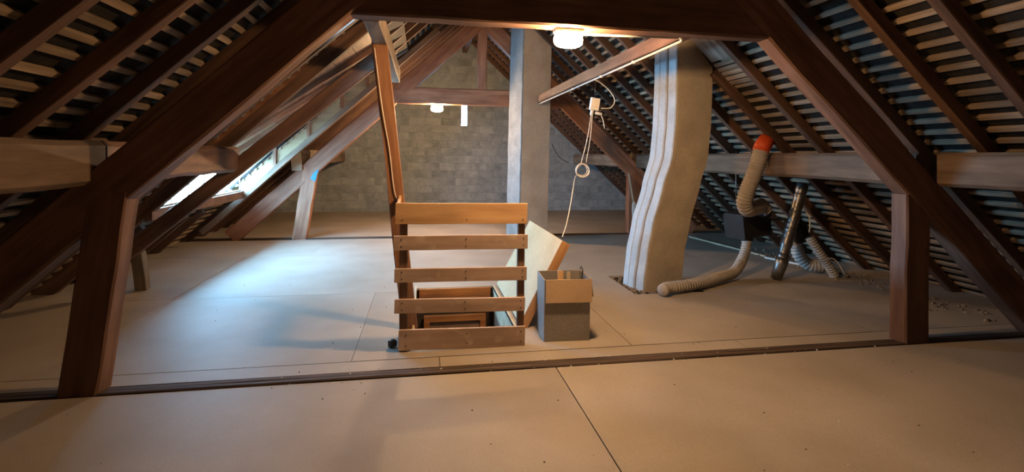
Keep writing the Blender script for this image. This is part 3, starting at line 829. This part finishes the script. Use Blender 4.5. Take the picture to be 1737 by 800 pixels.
P = resample(catmull([(4.70, 5.57, 1.19), (4.625, 5.56, .95), (4.535, 5.56, .65), (4.46, 5.56, .42), (4.41, 5.56, .24)], 16), .02)
rr = random.Random(5); rad = [.066 + rr.uniform(-.005, .005) for _ in P]
tube('duct_wall', P, lambda i: rad[i], M['alu'], al, n=18)
tube('lower_sleeve', [(4.42, 5.56, .27), (4.40, 5.56, .20), (4.325, 5.56, .003)], lambda i: (.075, .074, .062)[i], M['alu'], al, n=18)
tube('joint_band', [(4.437, 5.56, .315), (4.425, 5.56, .285)], .078, M['darkmetal'], al, n=18)
tag(flex('flexible_duct', [(4.90, 5.92, .46), (4.905, 5.92, .34), (4.95, 5.90, .20), (5.05, 5.86, .105), (5.17, 5.80, .098), (5.27, 5.76, .11)], .085, M['hose'], None, .040, .16),
    'bluish grey corrugated duct curving up from the floor behind the aluminium duct', 'duct', 'flexible ducts around the fan')
tag(flex('flexible_duct', [(4.85, 5.62, .50), (4.93, 5.61, .38), (5.03, 5.60, .24), (5.12, 5.59, .12), (5.19, 5.58, .005)], .06, M['hose'], None, .036, .2),
    'thinner grey duct slanting down to the floor, rightmost of the ducts', 'duct', 'flexible ducts around the fan')
tag(tube('manifold', [(4.78, 5.86, .70), (4.86, 5.80, .56), (4.90, 5.80, .44)], .10, M['black'], n=18), 'dark duct connector above the two bluish ducts', 'duct')
tag(tube('white_cable', catmull([(4.72, 5.56, .86), (4.78, 5.55, .78), (4.79, 5.55, .66), (4.80, 5.57, .58)], 8), .008, M['white_plastic'], n=8), 'short white cable beside the aluminium duct top', 'cable')
tag(tube('white_cable', catmull([(4.97, 5.48, .26), (5.06, 5.48, .26), (5.15, 5.48, .19), (5.24, 5.48, .05)], 8), .007, M['white_plastic'], n=8), 'white cable arching over the rightmost grey duct', 'cable')
tag(tube('white_pipe_stub', [(5.0, 5.7, .28), (5.005, 5.7, .42)], .016, M['white_plastic'], n=12), 'short upright white pipe stub among the ducts', 'pipe')
tag(bar('floor_lath', (4.98, 8.75, .012), (5.17, 6.85, .012), .05, .022, M['pine'], None, c=.002), 'pale lath lying on the floor along the eaves behind the ducts', 'lath')
tag(bar('floor_lath', (5.10, 6.78, .012), (5.30, 6.2, .012), .05, .022, M['white_paint'], None, c=.002), 'short whitish lath on the floor behind the aluminium duct', 'lath')
scatter('eaves_debris', 220, lambda r: (r.gauss(5.38, .14), r.uniform(3.8, 7.5), .0), .008, .035, M['soil'], 'loose dusty debris along the right eaves', 'debris', 8)
pd = tag(empty('paddle', (4.03, 9.2, .2)), 'pale stick with rounded white end beside far truss post', 'paddle')
bar('handle', (3.95, 9.24, 1.18), (4.05, 9.20, .55), .03, .035, M['pine'], pd, (0, 1, 0), c=.005)
vs, fs = globe_vf((0, 0, 0), .055, .02, .24, 16, 12)
link('blade', mesh_from(vs, fs, True), M['white_paint'], pd, Matrix.Translation((4.06, 9.19, .40)) @ Matrix.Rotation(-.08, 4, 'Y'))

# ------------------------------------------------------------------ floor litter
def on_floor(r):
    while True:
        x, y = r.uniform(-2.0, 4.4), r.uniform(1.9, 6.5)
        if not any(h[0] - .05 < x < h[2] + .05 and h[1] - .05 < y < h[3] + .05 for h in holes): return (x, y, .0)
scatter('floor_crumbs', 60, on_floor, .003, .007, M['crumb'], 'tiny white crumbs scattered over the floor', 'crumbs', 12)
scatter('floor_specks', 90, on_floor, .003, .007, M['dark_crumb'], 'tiny dark specks scattered over the floor', 'crumbs', 13)
scatter('seam_crumbs', 40, lambda r: (r.uniform(-1.6, 3.6), r.uniform(3.40, 3.66), .0), .005, .011, M['crumb'], 'pale crumbs along the near floor beam', 'crumbs', 14)
